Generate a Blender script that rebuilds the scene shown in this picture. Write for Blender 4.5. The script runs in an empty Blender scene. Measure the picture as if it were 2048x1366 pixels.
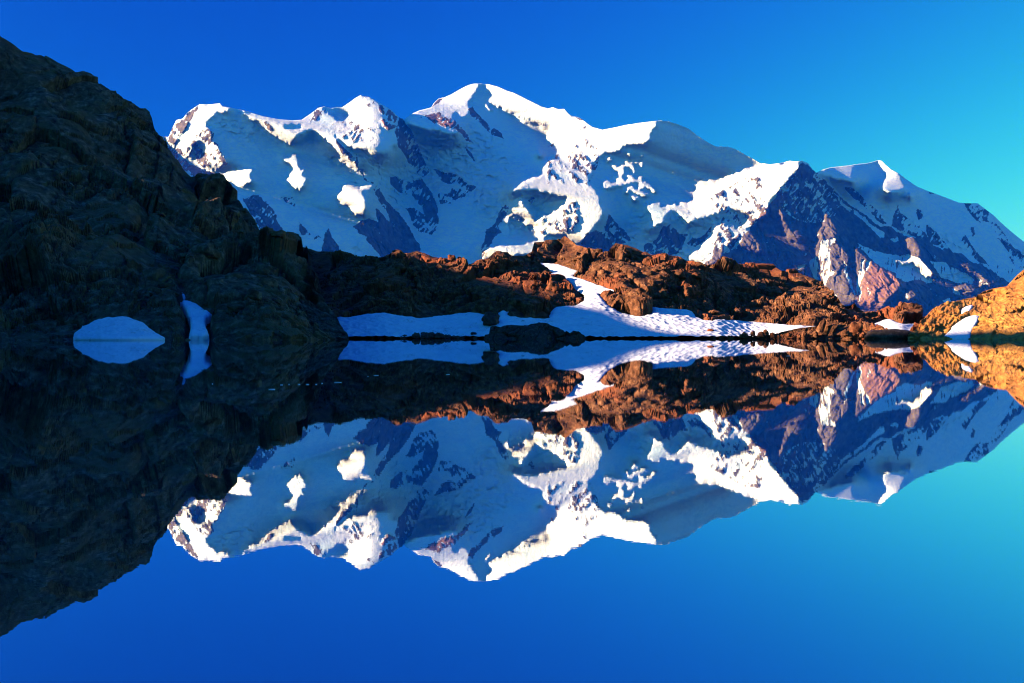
import bpy, math, time
import numpy as np
T0 = time.time()
rng = np.random.default_rng(7)
R = math.radians

# ------------------------------------------------------------------ camera, sky, sun, exposure
F, CX, HY, CAMZ = 2500.0, 1024.0, 664.5, 1.2          # focal length in photo pixels, principal column, horizon row, eye height
SUN_BEHIND, SUN_EL = R(18), R(15)                      # sun to the left, 18 degrees behind the picture plane
SC = bpy.context.scene
cam = bpy.data.cameras.new('camera'); cam_o = bpy.data.objects.new('camera', cam)
SC.collection.objects.link(cam_o); SC.camera = cam_o
cam_o.location = (0, 0, CAMZ); cam_o.rotation_euler = (math.pi / 2, 0, 0)
cam.sensor_width = 36; cam.lens = F / 2048 * 36; cam.shift_y = -(683 - HY) / 2048
cam.clip_start = 0.1; cam.clip_end = 80000

world = bpy.data.worlds.new('World'); SC.world = world; world.use_nodes = True
nt = world.node_tree; bg = nt.nodes['Background']; bg.inputs[1].default_value = 0.05
sky = nt.nodes.new('ShaderNodeTexSky'); sky.sky_type = 'NISHITA'; sky.sun_disc = False
sky.sun_elevation = SUN_EL; sky.sun_rotation = -(math.pi / 2 + SUN_BEHIND)
sky.altitude = 2300; sky.air_density = 1; sky.dust_density = 0.3; sky.ozone_density = 3
sep = nt.nodes.new('ShaderNodeSeparateColor'); comb = nt.nodes.new('ShaderNodeCombineColor')
nt.links.new(sky.outputs[0], sep.inputs[0])
S = np.array((-math.cos(SUN_EL) * math.cos(SUN_BEHIND), -math.cos(SUN_EL) * math.sin(SUN_BEHIND), math.sin(SUN_EL)))
tc = nt.nodes.new('ShaderNodeTexCoord'); dot = nt.nodes.new('ShaderNodeVectorMath'); dot.operation = 'DOT_PRODUCT'
nt.links.new(tc.outputs['Generated'], dot.inputs[0]); dot.inputs[1].default_value = tuple(S)
def wop(op, a, b):
    n = nt.nodes.new('ShaderNodeMath'); n.operation = op
    for k, v in enumerate((a, b)):
        if hasattr(v, 'links'): nt.links.new(v, n.inputs[k])
        else: n.inputs[k].default_value = v
    return n.outputs[0]
c2 = wop('MULTIPLY', dot.outputs['Value'], dot.outputs['Value'])
pol = wop('SUBTRACT', 1.0, wop('MULTIPLY', wop('DIVIDE', wop('SUBTRACT', 1.0, c2), wop('ADD', 1.0, c2)), 0.74))   # a clear sky is polarised, darkest at right angles to the sun
chan = []
for i, (pw, gain, soft) in enumerate(((2.5, 4.5, 1.0), (2.4, 21.0, 0.80), (0.65, 3.25, 1.0))):   # deep saturated mountain blue
    x = wop('MULTIPLY', wop('MULTIPLY', sep.outputs[i], 0.1), pol); x = wop('MULTIPLY', wop('POWER', x, pw), gain)
    x = wop('DIVIDE', x, wop('ADD', wop('MULTIPLY', x, 1 / soft), 1.0)); chan.append(x)
for i, mixin in enumerate((0.006, 0.10, 0.0)):
    nt.links.new(wop('MULTIPLY', wop('ADD', chan[i], wop('MULTIPLY', chan[2], mixin)), 7.9), comb.inputs[i])
nt.links.new(comb.outputs[0], bg.inputs[0])

sun = bpy.data.lights.new('sun', 'SUN'); sun.energy = 4.0; sun.angle = R(0.5); sun.color = (1.0, 0.76, 0.58)
sun_o = bpy.data.objects.new('sun', sun); SC.collection.objects.link(sun_o)
from mathutils import Vector
sun_o.rotation_euler = Vector(S).to_track_quat('Z', 'Y').to_euler()
SC.view_settings.view_transform = 'Standard'; SC.view_settings.look = 'None'
SC.view_settings.exposure = 1.75; SC.view_settings.gamma = 1
SC.cycles.use_denoising = True; SC.cycles.pixel_filter_type = 'BLACKMAN_HARRIS'; SC.cycles.filter_width = 1.1; SC.cycles.max_bounces = 5; SC.cycles.diffuse_bounces = 0; SC.cycles.glossy_bounces = 3
SC.cycles.use_adaptive_sampling = True; SC.cycles.adaptive_threshold = 0.02

# ------------------------------------------------------------------ numpy helpers
def hash3(ix, iy, iz, seed):
    h = (ix.astype(np.int64) * 374761393 + iy.astype(np.int64) * 668265263 + iz.astype(np.int64) * 2147483647 + seed * 974634777) & 0xffffffff
    h = ((h ^ (h >> 13)) * 1274126177) & 0xffffffff
    h = ((h ^ (h >> 16)) * 2246822519) & 0xffffffff
    return (h ^ (h >> 15)) & 0xffffffff
G12 = np.array([(1,1,0),(-1,1,0),(1,-1,0),(-1,-1,0),(1,0,1),(-1,0,1),(1,0,-1),(-1,0,-1),(0,1,1),(0,-1,1),(0,1,-1),(0,-1,-1)], float)
def perlin(p, seed=0):
    p = np.asarray(p, float); i = np.floor(p).astype(np.int64); f = p - i
    w = f * f * f * (f * (f * 6 - 15) + 10); out = np.zeros(p.shape[:-1])
    for dx in (0, 1):
        for dy in (0, 1):
            for dz in (0, 1):
                g = G12[hash3(i[..., 0] + dx, i[..., 1] + dy, i[..., 2] + dz, seed) % 12]
                d = g[..., 0] * (f[..., 0] - dx) + g[..., 1] * (f[..., 1] - dy) + g[..., 2] * (f[..., 2] - dz)
                out += d * (w[..., 0] if dx else 1 - w[..., 0]) * (w[..., 1] if dy else 1 - w[..., 1]) * (w[..., 2] if dz else 1 - w[..., 2])
    return out
def fbm(p, octs=4, seed=0, gain=0.5):
    s, a, t = 0, 1.0, 0
    for o in range(octs):
        s = s + a * perlin(p * 2.0 ** o + 13.7 * o, seed + o); t += a; a *= gain
    return s / t
def ridged(p, octs=4, seed=0, gain=0.5):
    s, a, t = 0, 1.0, 0
    for o in range(octs):
        s = s + a * (1 - 2.2 * np.abs(perlin(p * 2.0 ** o + 7.3 * o, seed + o))); t += a; a *= gain
    return s / t
def cells(p, seed=0, want_id=False):
    """3D Worley: per-cell tilted facet, crack distance and nearest distance"""
    p = np.asarray(p, float); i = np.floor(p).astype(np.int64)
    b1 = np.full(p.shape[:-1], 9.0); b2 = b1.copy(); fac = np.zeros(p.shape[:-1]); rid = np.zeros(p.shape[:-1])
    for dx in (-1, 0, 1):
        for dy in (-1, 0, 1):
            for dz in (-1, 0, 1):
                c = i + np.array((dx, dy, dz))
                h = hash3(c[..., 0], c[..., 1], c[..., 2], seed)
                r0 = (h & 1023) / 1023.; r1 = ((h >> 10) & 1023) / 1023.; r2 = ((h >> 20) & 1023) / 1023.
                q = p - c - np.stack((r0, r1, r2), -1)
                d = np.sqrt((q * q).sum(-1)); near = d < b1
                b2 = np.where(near, b1, np.minimum(b2, d)); b1 = np.where(near, d, b1)
                a1 = r0 * 6.283; a2 = r1 * 2 - 1
                tilt = q[..., 0] * np.cos(a1) + q[..., 1] * np.sin(a1) + q[..., 2] * a2
                fac = np.where(near, tilt * 0.9 + (r2 - 0.5) * 0.9, fac); rid = np.where(near, r2, rid)
    return (fac, b2 - b1, b1, rid) if want_id else (fac, b2 - b1, b1)
def inside(u, v, poly):
    poly = np.asarray(poly, float); out = np.zeros(u.shape, bool)
    m = (u >= poly[:, 0].min()) & (u <= poly[:, 0].max()) & (v >= poly[:, 1].min()) & (v <= poly[:, 1].max())
    if not m.any(): return out
    x, y = u[m], v[m]; r = np.zeros(x.shape, bool)
    for (x0, y0), (x1, y1) in zip(poly, np.roll(poly, -1, 0)):
        if y0 == y1: continue
        r ^= ((y0 > y) != (y1 > y)) & (x < (x1 - x0) * (y - y0) / (y1 - y0) + x0)
    out[m] = r
    return out
def blur(a, n, it=2):
    for _ in range(it):
        for ax in (0, 1):
            pad = [(0, 0), (0, 0)]; pad[ax] = (n + 1, n)
            c = np.cumsum(np.pad(a, pad, mode='edge'), ax)
            a = (c[2 * n + 1:] - c[:-2 * n - 1]) / (2 * n + 1) if ax == 0 else (c[:, 2 * n + 1:] - c[:, :-2 * n - 1]) / (2 * n + 1)
    return a
def lowpass(a, lam):
    """screened Poisson smoothing with free borders"""
    m, n = a.shape; e = np.concatenate((a, a[::-1]), 0); e = np.concatenate((e, e[:, ::-1]), 1)
    k = (2 - 2 * np.cos(2 * np.pi * np.arange(2 * m) / (2 * m)))[:, None] + (2 - 2 * np.cos(2 * np.pi * np.arange(n + 1) / (2 * n)))[None]
    return np.fft.irfft2(np.fft.rfft2(e) * (lam / (lam + k)), s=e.shape)[:m, :n]
def tps(ctrl):
    c = np.array(ctrl, float); x = c[:, :2] / 300; n = len(c)
    def kern(r2): return np.where(r2 > 1e-12, 0.5 * r2 * np.log(np.maximum(r2, 1e-12)), 0)
    K = kern(((x[:, None] - x[None]) ** 2).sum(-1)) + np.eye(n) * 0.01
    P = np.c_[np.ones(n), x]; A = np.zeros((n + 3, n + 3)); A[:n, :n] = K; A[:n, n:] = P; A[n:, :n] = P.T
    w = np.linalg.solve(A, np.r_[c[:, 2], 0, 0, 0])
    def f(u, v):
        u = np.asarray(u, float) / 300; v = np.asarray(v, float) / 300; s = w[n] + w[n + 1] * u + w[n + 2] * v
        for k in range(n): s = s + w[k] * kern((u - x[k, 0]) ** 2 + (v - x[k, 1]) ** 2)
        return s
    return f
def world_pt(u, v, d):
    return np.stack(((u - CX) / F * d, d + 0 * u, CAMZ + (HY - v) / F * d), -1)
def bil(a, fi, fj):
    fi = np.clip(fi, 0, a.shape[0] - 1.001); fj = np.clip(fj, 0, a.shape[1] - 1.001)
    i = fi.astype(int); j = fj.astype(int); x = fi - i; y = fj - j
    return (a[i, j] * (1 - x) * (1 - y) + a[i + 1, j] * x * (1 - y) + a[i, j + 1] * (1 - x) * y + a[i + 1, j + 1] * x * y)
def grid_normals(P):
    a = np.gradient(P, axis=1); b = np.gradient(P, axis=0); n = np.cross(a, b)
    n /= np.linalg.norm(n, axis=-1, keepdims=True) + 1e-9
    flip = (n * P).sum(-1, keepdims=True) > 0
    return np.where(flip, -n, n)

# ------------------------------------------------------------------ object helpers
COL = SC.collection
def finish(o, label, cat, kind=None, group=None):
    o['label'] = label; o['category'] = cat
    if kind: o['kind'] = kind
    if group: o['group'] = group
    return o
def make_mesh(name, verts, quads, mat, smooth=True, attrs=None):
    me = bpy.data.meshes.new(name); verts = np.asarray(verts, np.float32).reshape(-1, 3); quads = np.asarray(quads, np.int32)
    n, k = quads.shape
    me.vertices.add(len(verts)); me.vertices.foreach_set('co', verts.ravel())
    me.loops.add(n * k); me.loops.foreach_set('vertex_index', quads.ravel())
    me.polygons.add(n); me.polygons.foreach_set('loop_start', np.arange(0, n * k, k, dtype=np.int32))
    me.polygons.foreach_set('use_smooth', np.full(n, smooth))
    me.update(calc_edges=True); me.validate()
    for a, val in (attrs or {}).items():
        at = me.attributes.new(a, 'FLOAT', 'POINT'); at.data.foreach_set('value', np.asarray(val, np.float32).ravel())
    me.materials.append(mat)
    return me
def link(name, me):
    o = bpy.data.objects.new(name, me); COL.objects.link(o); return o
def grid_quads(m, n, keep=None):
    i = np.arange(m * n).reshape(m, n)
    q = np.stack((i[:-1, :-1], i[1:, :-1], i[1:, 1:], i[:-1, 1:]), -1)
    return q[keep] if keep is not None else q.reshape(-1, 4)

# ------------------------------------------------------------------ materials
class NT:
    def __init__(s, name):
        s.m = bpy.data.materials.new(name); s.m.use_nodes = True; s.t = s.m.node_tree
        s.p = s.t.nodes['Principled BSDF']; s.out = s.t.nodes['Material Output']
        s.p.inputs['Specular IOR Level'].default_value = 0.25
    def n(s, kind, **kw):
        x = s.t.nodes.new(kind)
        for k, v in kw.items(): setattr(x, k, v)
        return x
    def l(s, a, b): s.t.links.new(a, b)
    def pos(s, scale=(1, 1, 1), rot=(0, 0, 0)):
        g = s.n('ShaderNodeNewGeometry'); m = s.n('ShaderNodeMapping'); s.l(g.outputs['Position'], m.inputs[0])
        m.inputs['Scale'].default_value = scale; m.inputs['Rotation'].default_value = rot
        return m.outputs[0]
    def noise(s, vec, scale, detail=4, rough=0.55):
        x = s.n('ShaderNodeTexNoise'); s.l(vec, x.inputs['Vector']); x.inputs['Scale'].default_value = scale
        x.inputs['Detail'].default_value = detail; x.inputs['Roughness'].default_value = rough
        return x.outputs[0]
    def ramp(s, fac, stops):
        r = s.n('ShaderNodeValToRGB'); s.l(fac, r.inputs[0]); e = r.color_ramp.elements
        while len(e) < len(stops): e.new(0.5)
        for q, (p, c) in zip(e, stops): q.position = p; q.color = tuple(c) + (1,) if len(c) == 3 else c
        return r.outputs[0]
    def mix(s, f, a, b, mode='MIX'):
        x = s.n('ShaderNodeMix', data_type='RGBA', blend_type=mode)
        for sock, val in ((x.inputs[0], f), (x.inputs[6], a), (x.inputs[7], b)):
            if hasattr(val, 'links'): s.l(val, sock)
            else: sock.default_value = val if not isinstance(val, tuple) else val + (1,)
        return x.outputs[2]
    def math(s, op, a, b):
        x = s.n('ShaderNodeMath', operation=op)
        for sock, val in zip(x.inputs, (a, b)):
            if hasattr(val, 'links'): s.l(val, sock)
            else: sock.default_value = val
        return x.outputs[0]
    def attr(s, name):
        x = s.n('ShaderNodeAttribute'); x.attribute_name = name; return x.outputs['Fac']
    def bump(s, h, strength, dist):
        b = s.n('ShaderNodeBump'); b.inputs['Strength'].default_value = strength; b.inputs['Distance'].default_value = dist
        s.l(h, b.inputs['Height']); s.l(b.outputs[0], s.p.inputs['Normal'])
def rock_material(name, dark, mid, light, tint, tint_amt, scale, rough=0.85, streak=(1, 1, 1), bump=0.25, lichen=None):
    k = NT(name); vec = k.pos(streak)
    big = k.noise(k.pos(), 0.12 * scale, 5); fine = k.noise(vec, 1.6 * scale, 7, 0.65); grain = k.noise(k.pos(), 9 * scale, 4, 0.7)
    c = k.ramp(fine, ((0.30, dark), (0.52, mid), (0.72, light)))
    t = k.ramp(big, ((0.48, (0, 0, 0)), (0.62, (1, 1, 1))))
    c = k.mix(k.math('MULTIPLY', t, tint_amt), c, tint)
    if lichen:
        l = k.ramp(k.noise(k.pos((1, 1, 1)), 0.5 * scale, 6, 0.7), ((0.52, (0, 0, 0)), (0.62, (1, 1, 1))))
        c = k.mix(k.math('MULTIPLY', l, 0.6), c, lichen)
    k.l(c, k.p.inputs['Base Color']); k.p.inputs['Roughness'].default_value = rough
    k.bump(k.math('ADD', fine, k.math('MULTIPLY', grain, 0.35)), bump, 0.6 / scale)
    return k.m
def snow_material(name, scale, dist):
    k = NT(name); a = k.noise(k.pos(), 0.5 * scale, 5, 0.6); b = k.noise(k.pos(), 6 * scale, 3)
    c = k.ramp(a, ((0.3, (0.80, 0.82, 0.83)), (0.6, (0.92, 0.93, 0.94))))
    dirt = k.ramp(k.math('MULTIPLY', k.noise(k.pos(), 0.35 * scale, 6, 0.7), k.noise(k.pos((1, 1, 0.4)), 2.5 * scale, 5, 0.75)), ((0.29, (0, 0, 0)), (0.40, (1, 1, 1))))
    c = k.mix(k.math('MULTIPLY', dirt, 0.55), c, (0.34, 0.28, 0.22))
    k.l(c, k.p.inputs['Base Color']); k.p.inputs['Roughness'].default_value = 0.7
    k.bump(k.math('ADD', a, k.math('MULTIPLY', b, 0.3)), 0.4, dist)
    return k.m
def mountain_material():
    k = NT('mountain_snow_and_rock'); at = k.attr('rock'); red = k.attr('red')
    n1 = k.noise(k.pos((1, 1, 0.55)), 0.022, 6, 0.7); n2 = k.noise(k.pos(), 0.004, 4)
    e = k.math('ADD', at, k.math('MULTIPLY', k.math('SUBTRACT', n1, 0.5), 0.9))
    fac = k.ramp(e, ((0.46, (0, 0, 0)), (0.54, (1, 1, 1))))
    rk = k.ramp(n1, ((0.3, (0.035, 0.028, 0.026)), (0.5, (0.11, 0.082, 0.07)), (0.7, (0.24, 0.18, 0.145))))
    rk = k.mix(red, rk, k.ramp(n1, ((0.3, (0.12, 0.05, 0.035)), (0.7, (0.42, 0.19, 0.12)))))
    sn = k.ramp(n2, ((0.35, (0.89, 0.92, 0.94)), (0.65, (0.95, 0.95, 0.95))))
    ice = k.ramp(k.noise(k.pos((1, 1, 1.6)), 0.0028, 7, 0.65), ((0.50, (0, 0, 0)), (0.66, (1, 1, 1))))
    sn = k.mix(k.math('MULTIPLY', ice, 0.7), sn, (0.70, 0.92, 0.96))
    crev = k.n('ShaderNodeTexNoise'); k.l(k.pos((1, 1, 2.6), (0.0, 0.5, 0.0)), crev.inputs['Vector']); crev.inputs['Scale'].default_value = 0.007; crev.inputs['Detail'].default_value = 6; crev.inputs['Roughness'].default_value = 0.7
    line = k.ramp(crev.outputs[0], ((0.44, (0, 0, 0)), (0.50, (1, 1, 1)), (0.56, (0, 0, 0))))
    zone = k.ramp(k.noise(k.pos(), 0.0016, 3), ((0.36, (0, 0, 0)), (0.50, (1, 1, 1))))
    sn = k.mix(k.math('MULTIPLY', k.math('MULTIPLY', line, zone), 0.5), sn, (0.42, 0.66, 0.82))  # crevasse lines: ice-blue tint and their thin shade painted into the snow colour
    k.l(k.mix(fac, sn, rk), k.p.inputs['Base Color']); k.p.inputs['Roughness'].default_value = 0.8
    k.bump(n1, 0.5, 22.0)
    return k.m
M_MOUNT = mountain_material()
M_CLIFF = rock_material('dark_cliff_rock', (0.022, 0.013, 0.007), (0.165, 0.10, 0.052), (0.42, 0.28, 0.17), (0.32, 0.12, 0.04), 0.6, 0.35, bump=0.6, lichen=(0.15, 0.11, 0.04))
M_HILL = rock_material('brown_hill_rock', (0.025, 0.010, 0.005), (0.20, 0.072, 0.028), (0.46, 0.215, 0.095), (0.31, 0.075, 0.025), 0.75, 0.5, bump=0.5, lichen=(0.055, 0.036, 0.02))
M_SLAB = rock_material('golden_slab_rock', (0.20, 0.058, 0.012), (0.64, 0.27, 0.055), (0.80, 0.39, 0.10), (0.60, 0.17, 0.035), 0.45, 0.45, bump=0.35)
M_WET = rock_material('dark_shore_rock', (0.02, 0.013, 0.008), (0.07, 0.05, 0.032), (0.16, 0.125, 0.09), (0.14, 0.06, 0.022), 0.5, 1.2, rough=0.6)
M_FOREST = rock_material('dark_valley_forest', (0.012, 0.02, 0.01), (0.025, 0.04, 0.018), (0.04, 0.06, 0.028), (0.04, 0.05, 0.03), 0.4, 0.05)
M_SNOW = snow_material('old_snow', 1.0, 0.12)
def water_material():
    k = NT('still_lake_water')
    gl = k.n('ShaderNodeBsdfGlossy'); gl.inputs['Roughness'].default_value = 0.0; gl.inputs['Color'].default_value = (0.93, 0.96, 1.0, 1)
    df = k.n('ShaderNodeBsdfDiffuse'); df.inputs['Color'].default_value = (0.10, 0.085, 0.075, 1)
    mx = k.n('ShaderNodeMixShader'); lw = k.n('ShaderNodeLayerWeight'); lw.inputs[0].default_value = 0.5; k.l(k.math('ADD', k.math('MULTIPLY', lw.outputs['Facing'], 1.02), -0.05), mx.inputs[0])
    k.l(df.outputs[0], mx.inputs[1]); k.l(gl.outputs[0], mx.inputs[2]); k.l(mx.outputs[0], k.out.inputs[0])
    h = k.math('ADD', k.noise(k.pos((1, 1, 1)), 7.0, 3), k.math('MULTIPLY', k.noise(k.pos((0.3, 1, 1)), 0.5, 2), 1.2))
    b = k.n('ShaderNodeBump'); b.inputs['Strength'].default_value = 1.0; b.inputs['Distance'].default_value = 0.00008
    k.l(h, b.inputs['Height']); k.l(b.outputs[0], gl.inputs['Normal'])
    return k.m
M_WATER = water_material()
# ------------------------------------------------------------------ the snow massif
VIEW = {'A': (300, 140, 3.5017), 'B': (780, 140, 3.5017), 'C': (1160, 220, 3.5017), 'D': (1500, 290, 3.6916)}
def tr(view, pts):                                     # traced outline -> bearing/elevation coordinates (photo pixels)
    x0, y0, s = VIEW[view]
    return np.array([(x0 + x / s, y0 + y / s) for x, y in pts])
SIL = np.concatenate((
    np.array([(20, 450), (180, 420), (270, 372), (300, 320), (318, 276)]),
    tr('A', [(85,465),(130,470),(150,420),(185,350),(230,340),(260,300),(330,250),(350,240),(430,240),(490,232),(510,255),(590,268),(700,295),(800,325),(900,345),(1000,353),(1060,350),(1120,310),(1180,265),(1220,255),(1270,268),(1310,260),(1345,262),(1400,225),(1440,195),(1475,175),(1500,185),(1540,190),(1600,225),(1640,250),(1690,280),(1720,310),(1750,335)]),
    tr('B', [(100,345),(150,310),(200,285),(260,270),(290,262),(305,235),(340,200),(380,192),(430,170),(500,130),(550,105),(590,95),(640,95),(700,102),(760,118),(820,145),(870,160),(930,190),(1000,225),(1060,255),(1110,270),(1140,260),(1180,275),(1220,272),(1245,300),(1270,320),(1330,335),(1360,355),(1390,380),(1420,400),(1490,418),(1560,405),(1650,385),(1750,370),(1850,358),(1905,353)]),
    tr('C', [(620,80),(700,105),(760,130),(830,185),(900,230),(950,255),(1040,258),(1090,275),(1160,315),(1200,335),(1260,372),(1330,380),(1400,372),(1470,355),(1500,362),(1555,355)]),
    tr('D', [(390,118),(430,135),(460,180),(490,205),(540,180),(600,165),(740,150),(780,142),(860,135),(905,125),(940,113),(970,115),(1000,145),(1040,180),(1100,210),(1150,250),(1230,305),(1300,335),(1370,360),(1450,390),(1540,425),(1590,430),(1680,430),(1720,460),(1800,520),(1850,570),(1900,615),(1960,665),(2023,715)]),
    np.array([(2070, 500), (2120, 520)])))
LIT = [tr('A', p) for p in (
    [(130,470),(185,350),(240,340),(330,250),(350,240),(430,240),(490,232),(510,255),(590,268),(560,285),(530,298),(470,300),(450,325),(410,345),(400,385),(430,410),(450,450),(430,500),(480,520),(510,580),(530,650),(500,690),(450,710),(400,690),(350,660),(300,640),(260,610),(215,590),(220,560),(170,545),(130,510)],
    [(620,282),(700,290),(800,320),(900,340),(1000,348),(1060,345),(1150,360),(1210,390),(1250,425),(1290,470),(1330,520),(1380,580),(1430,640),(1470,690),(1465,720),(1420,690),(1370,650),(1330,600),(1320,570),(1270,530),(1230,490),(1190,450),(1150,420),(1110,425),(1060,450),(1030,470),(1010,510),(1000,530),(960,515),(900,480),(850,450),(820,410),(760,370),(720,350),(660,315)],
    [(1060,350),(1120,308),(1180,262),(1225,255),(1215,300),(1240,312),(1290,322),(1310,357),(1370,352),(1415,322),(1385,287),(1345,262),(1440,192),(1475,170),(1540,187),(1600,222),(1690,278),(1720,310),(1720,400),(1700,460),(1740,500),(1760,540),(1700,530),(1690,575),(1650,605),(1570,590),(1480,560),(1400,545),(1370,520),(1340,480),(1290,450),(1250,410),(1210,380),(1150,362)],
    [(510,735),(600,705),(700,690),(735,695),(700,730),(730,790),(690,800),(650,825),(610,815),(560,780)],
    [(920,625),(960,610),(1030,600),(1055,630),(1040,660),(1050,690),(1100,700),(1060,720),(1080,750),(1105,755),(1095,800),(1070,820),(1090,850),(1040,840),(1000,810),(960,770),(990,720),(1000,690),(970,650)],
    [(1330,800),(1400,805),(1460,830),(1500,870),(1535,910),(1520,980),(1490,1030),(1440,1010),(1400,960),(1350,945),(1315,900),(1320,860),(1360,840)],
    [(1470,825),(1540,795),(1565,800),(1550,850),(1500,840)])]
LIT += [tr('B', p) for p in (
    [(100,345),(150,308),(260,267),(290,258),(305,232),(340,197),(380,189),(500,127),(590,92),(640,92),(640,110),(610,150),(590,190),(560,230),(545,245),(560,265),(550,320),(520,330),(430,300),(440,330),(480,380),(500,430),(480,440),(460,455),(400,450),(280,425),(150,400),(115,375)],
    [(640,92),(700,99),(760,115),(870,157),(1000,222),(1110,267),(1140,257),(1220,269),(1270,317),(1360,352),(1420,397),(1490,415),(1650,382),(1850,355),(1905,350),(1870,390),(1840,430),(1825,500),(1840,515),(1700,525),(1600,560),(1500,600),(1430,620),(1415,700),(1400,780),(1440,830),(1470,870),(1480,920),(1505,985),(1490,1050),(1420,1120),(1330,1215),(1265,1200),(1250,1160),(1130,1150),(1060,1180),(1010,1150),(1040,1130),(1000,1100),(1010,1050),(1110,1010),(1150,985),(1240,930),(1245,890),(1140,880),(1060,852),(980,845),(900,850),(850,872),(835,860),(890,800),(960,770),(1040,755),(1080,740),(1060,710),(1090,660),(1130,630),(1175,590),(1165,572),(1060,610),(930,600),(1000,588),(1110,585),(1170,560),(1185,540),(1165,520),(1095,495),(1110,450),(1120,425),(1040,390),(960,365),(890,330),(860,300),(800,280),(750,255),(700,215),(660,220),(690,250),(720,290),(670,270),(650,230),(690,200),(740,180),(690,130)],
    [(760,1105),(800,1050),(850,990),(890,940),(930,920),(960,960),(990,1000),(1000,1060),(980,1100),(940,1080),(920,1040),(870,1010),(840,1040),(850,1080),(800,1080)],
    [(650,1270),(680,1240),(800,1220),(930,1225),(1050,1190),(1100,1185),(1060,1290),(650,1330)],
    [(910,1130),(1000,1150),(1060,1180),(960,1170)])]
SERAC = [tr('B', [(1490,620),(1590,580),(1690,560),(1700,640),(1740,720),(1800,750),(1850,810),(1890,860),(1800,880),(1780,900),(1690,925),(1660,870),(1620,830),(1500,850),(1470,800),(1530,740),(1560,690),(1520,640)]),
         tr('B', [(1740,570),(1780,590),(1790,680),(1850,690),(1800,720),(1750,660)])]
LIT += [tr('C', [(460,850),(520,800),(500,740),(460,670),(580,635),(545,690),(680,655),(780,645),(810,580),(820,520),(980,490),(1150,418),(1350,378),(1470,352),(1555,352),(1540,400),(1450,490),(1370,600),(1290,740),(1200,820),(1060,930),(940,1090),(880,1100),(740,1040),(850,950),(940,880),(930,800),(1010,800),(1100,830),(1170,790),(1180,740),(1080,690),(1000,712),(930,742),(830,765),(760,800),(720,735),(650,715),(600,750),(590,800),(540,820),(480,860)]),
        tr('C', [(1370,670),(1420,720),(1460,780),(1470,850),(1540,860),(1580,920),(1520,930),(1450,900),(1440,830),(1400,740)]),
        tr('C', [(1110,930),(1180,840),(1230,890),(1280,960),(1300,1010),(1240,1000),(1150,960)])]
LIT += [tr('D', p) for p in (
    [(560,440),(590,520),(640,570),(655,640),(640,700),(690,760),(740,800),(760,850),(720,930),(800,1170),(720,1200),(640,1150),(560,1050),(520,1000),(520,940),(500,800),(470,760),(500,690),(500,640),(530,580),(560,520)],
    [(780,740),(830,790),(880,830),(930,850),(1000,910),(1080,960),(1120,1020),(1090,1080),(1000,1180),(940,1240),(880,1220),(800,1190),(810,1050),(800,900),(760,800)],
    [(1000,850),(1140,850),(1200,810),(1250,830),(1290,880),(1330,920),(1380,970),(1330,985),(1240,940),(1280,910),(1180,870),(1050,880)],
    [(1150,670),(1220,680),(1260,750),(1270,820),(1200,810),(1160,760)],
    [(1530,850),(1580,860),(1650,920),(1740,980),(1850,1030),(1760,1040),(1680,1030),(1720,1000),(1640,950),(1560,900)],
    [(1140,1100),(1200,1065),(1230,1130),(1160,1150)],
    [(1480,1040),(1600,1035),(1700,1060),(1640,1110),(1560,1090),(1500,1080)],
    [(490,205),(540,178),(600,162),(740,147),(760,200),(790,290),(720,275),(640,260),(570,240),(520,220)],
    [(940,110),(970,112),(1040,177),(1100,205),(1120,260),(1150,320),(1200,370),(1190,395),(1150,350),(1100,330),(1080,360),(1020,350),(960,320),(990,290),(1010,240),(1000,200),(970,150)])]
SHADE = [tr('A', p) for p in ([(920,400),(1000,380),(1100,400),(1060,415),(950,415)], [(300,520),(370,490),(395,540),(380,610),(330,640),(290,610)])]
ROCK = [(tr('A', p), q) for p, q in (
    ([(130,470),(185,350),(240,340),(330,250),(345,262),(300,330),(260,400),(210,470),(170,520),(130,510)], .75),
    ([(250,540),(330,450),(400,390),(450,440),(430,500),(480,520),(545,650),(490,700),(400,690),(300,640),(230,590)], .55),
    ([(85,465),(130,520),(215,560),(270,660),(380,690),(500,740),(560,800),(500,800),(300,740),(150,620)], .7),
    ([(650,890),(760,870),(830,940),(880,1000),(920,1100),(940,1190),(800,1140),(700,1020)], .85),
    ([(910,900),(990,890),(1050,930),(1030,970),(960,940)], .6),
    ([(1030,1060),(1080,1090),(1130,1140),(1200,1180),(1150,1190),(1060,1150)], .55),
    ([(1190,1280),(1220,1170),(1245,1115),(1280,1180),(1320,1240),(1350,1290)], 1),
    ([(1420,1090),(1480,1050),(1540,1040),(1600,1060),(1580,970),(1650,1010),(1690,1080),(1700,1130),(1740,1150),(1800,1170),(1850,1150),(1890,1230),(1880,1330),(1640,1330),(1580,1250),(1520,1200),(1480,1150)], 1),
    ([(1440,580),(1480,690),(1530,780),(1590,800),(1650,900),(1710,1000),(1680,1010),(1620,930),(1560,830),(1500,750),(1440,660)], .9),
    ([(1290,460),(1350,530),(1440,640),(1490,740),(1440,690),(1340,570)], .6),
    ([(1105,340),(1180,265),(1230,262),(1215,310),(1170,360),(1120,355)], .62),
    ([(1500,185),(1560,200),(1580,240),(1520,250)], .5), ([(1230,380),(1420,340),(1560,420),(1500,540),(1350,480)], .32), ([(740,340),(900,370),(960,420),(850,430)], .36),
    ([(1610,245),(1690,280),(1720,320),(1725,390),(1680,420),(1640,400),(1610,330)], .68))]
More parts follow.
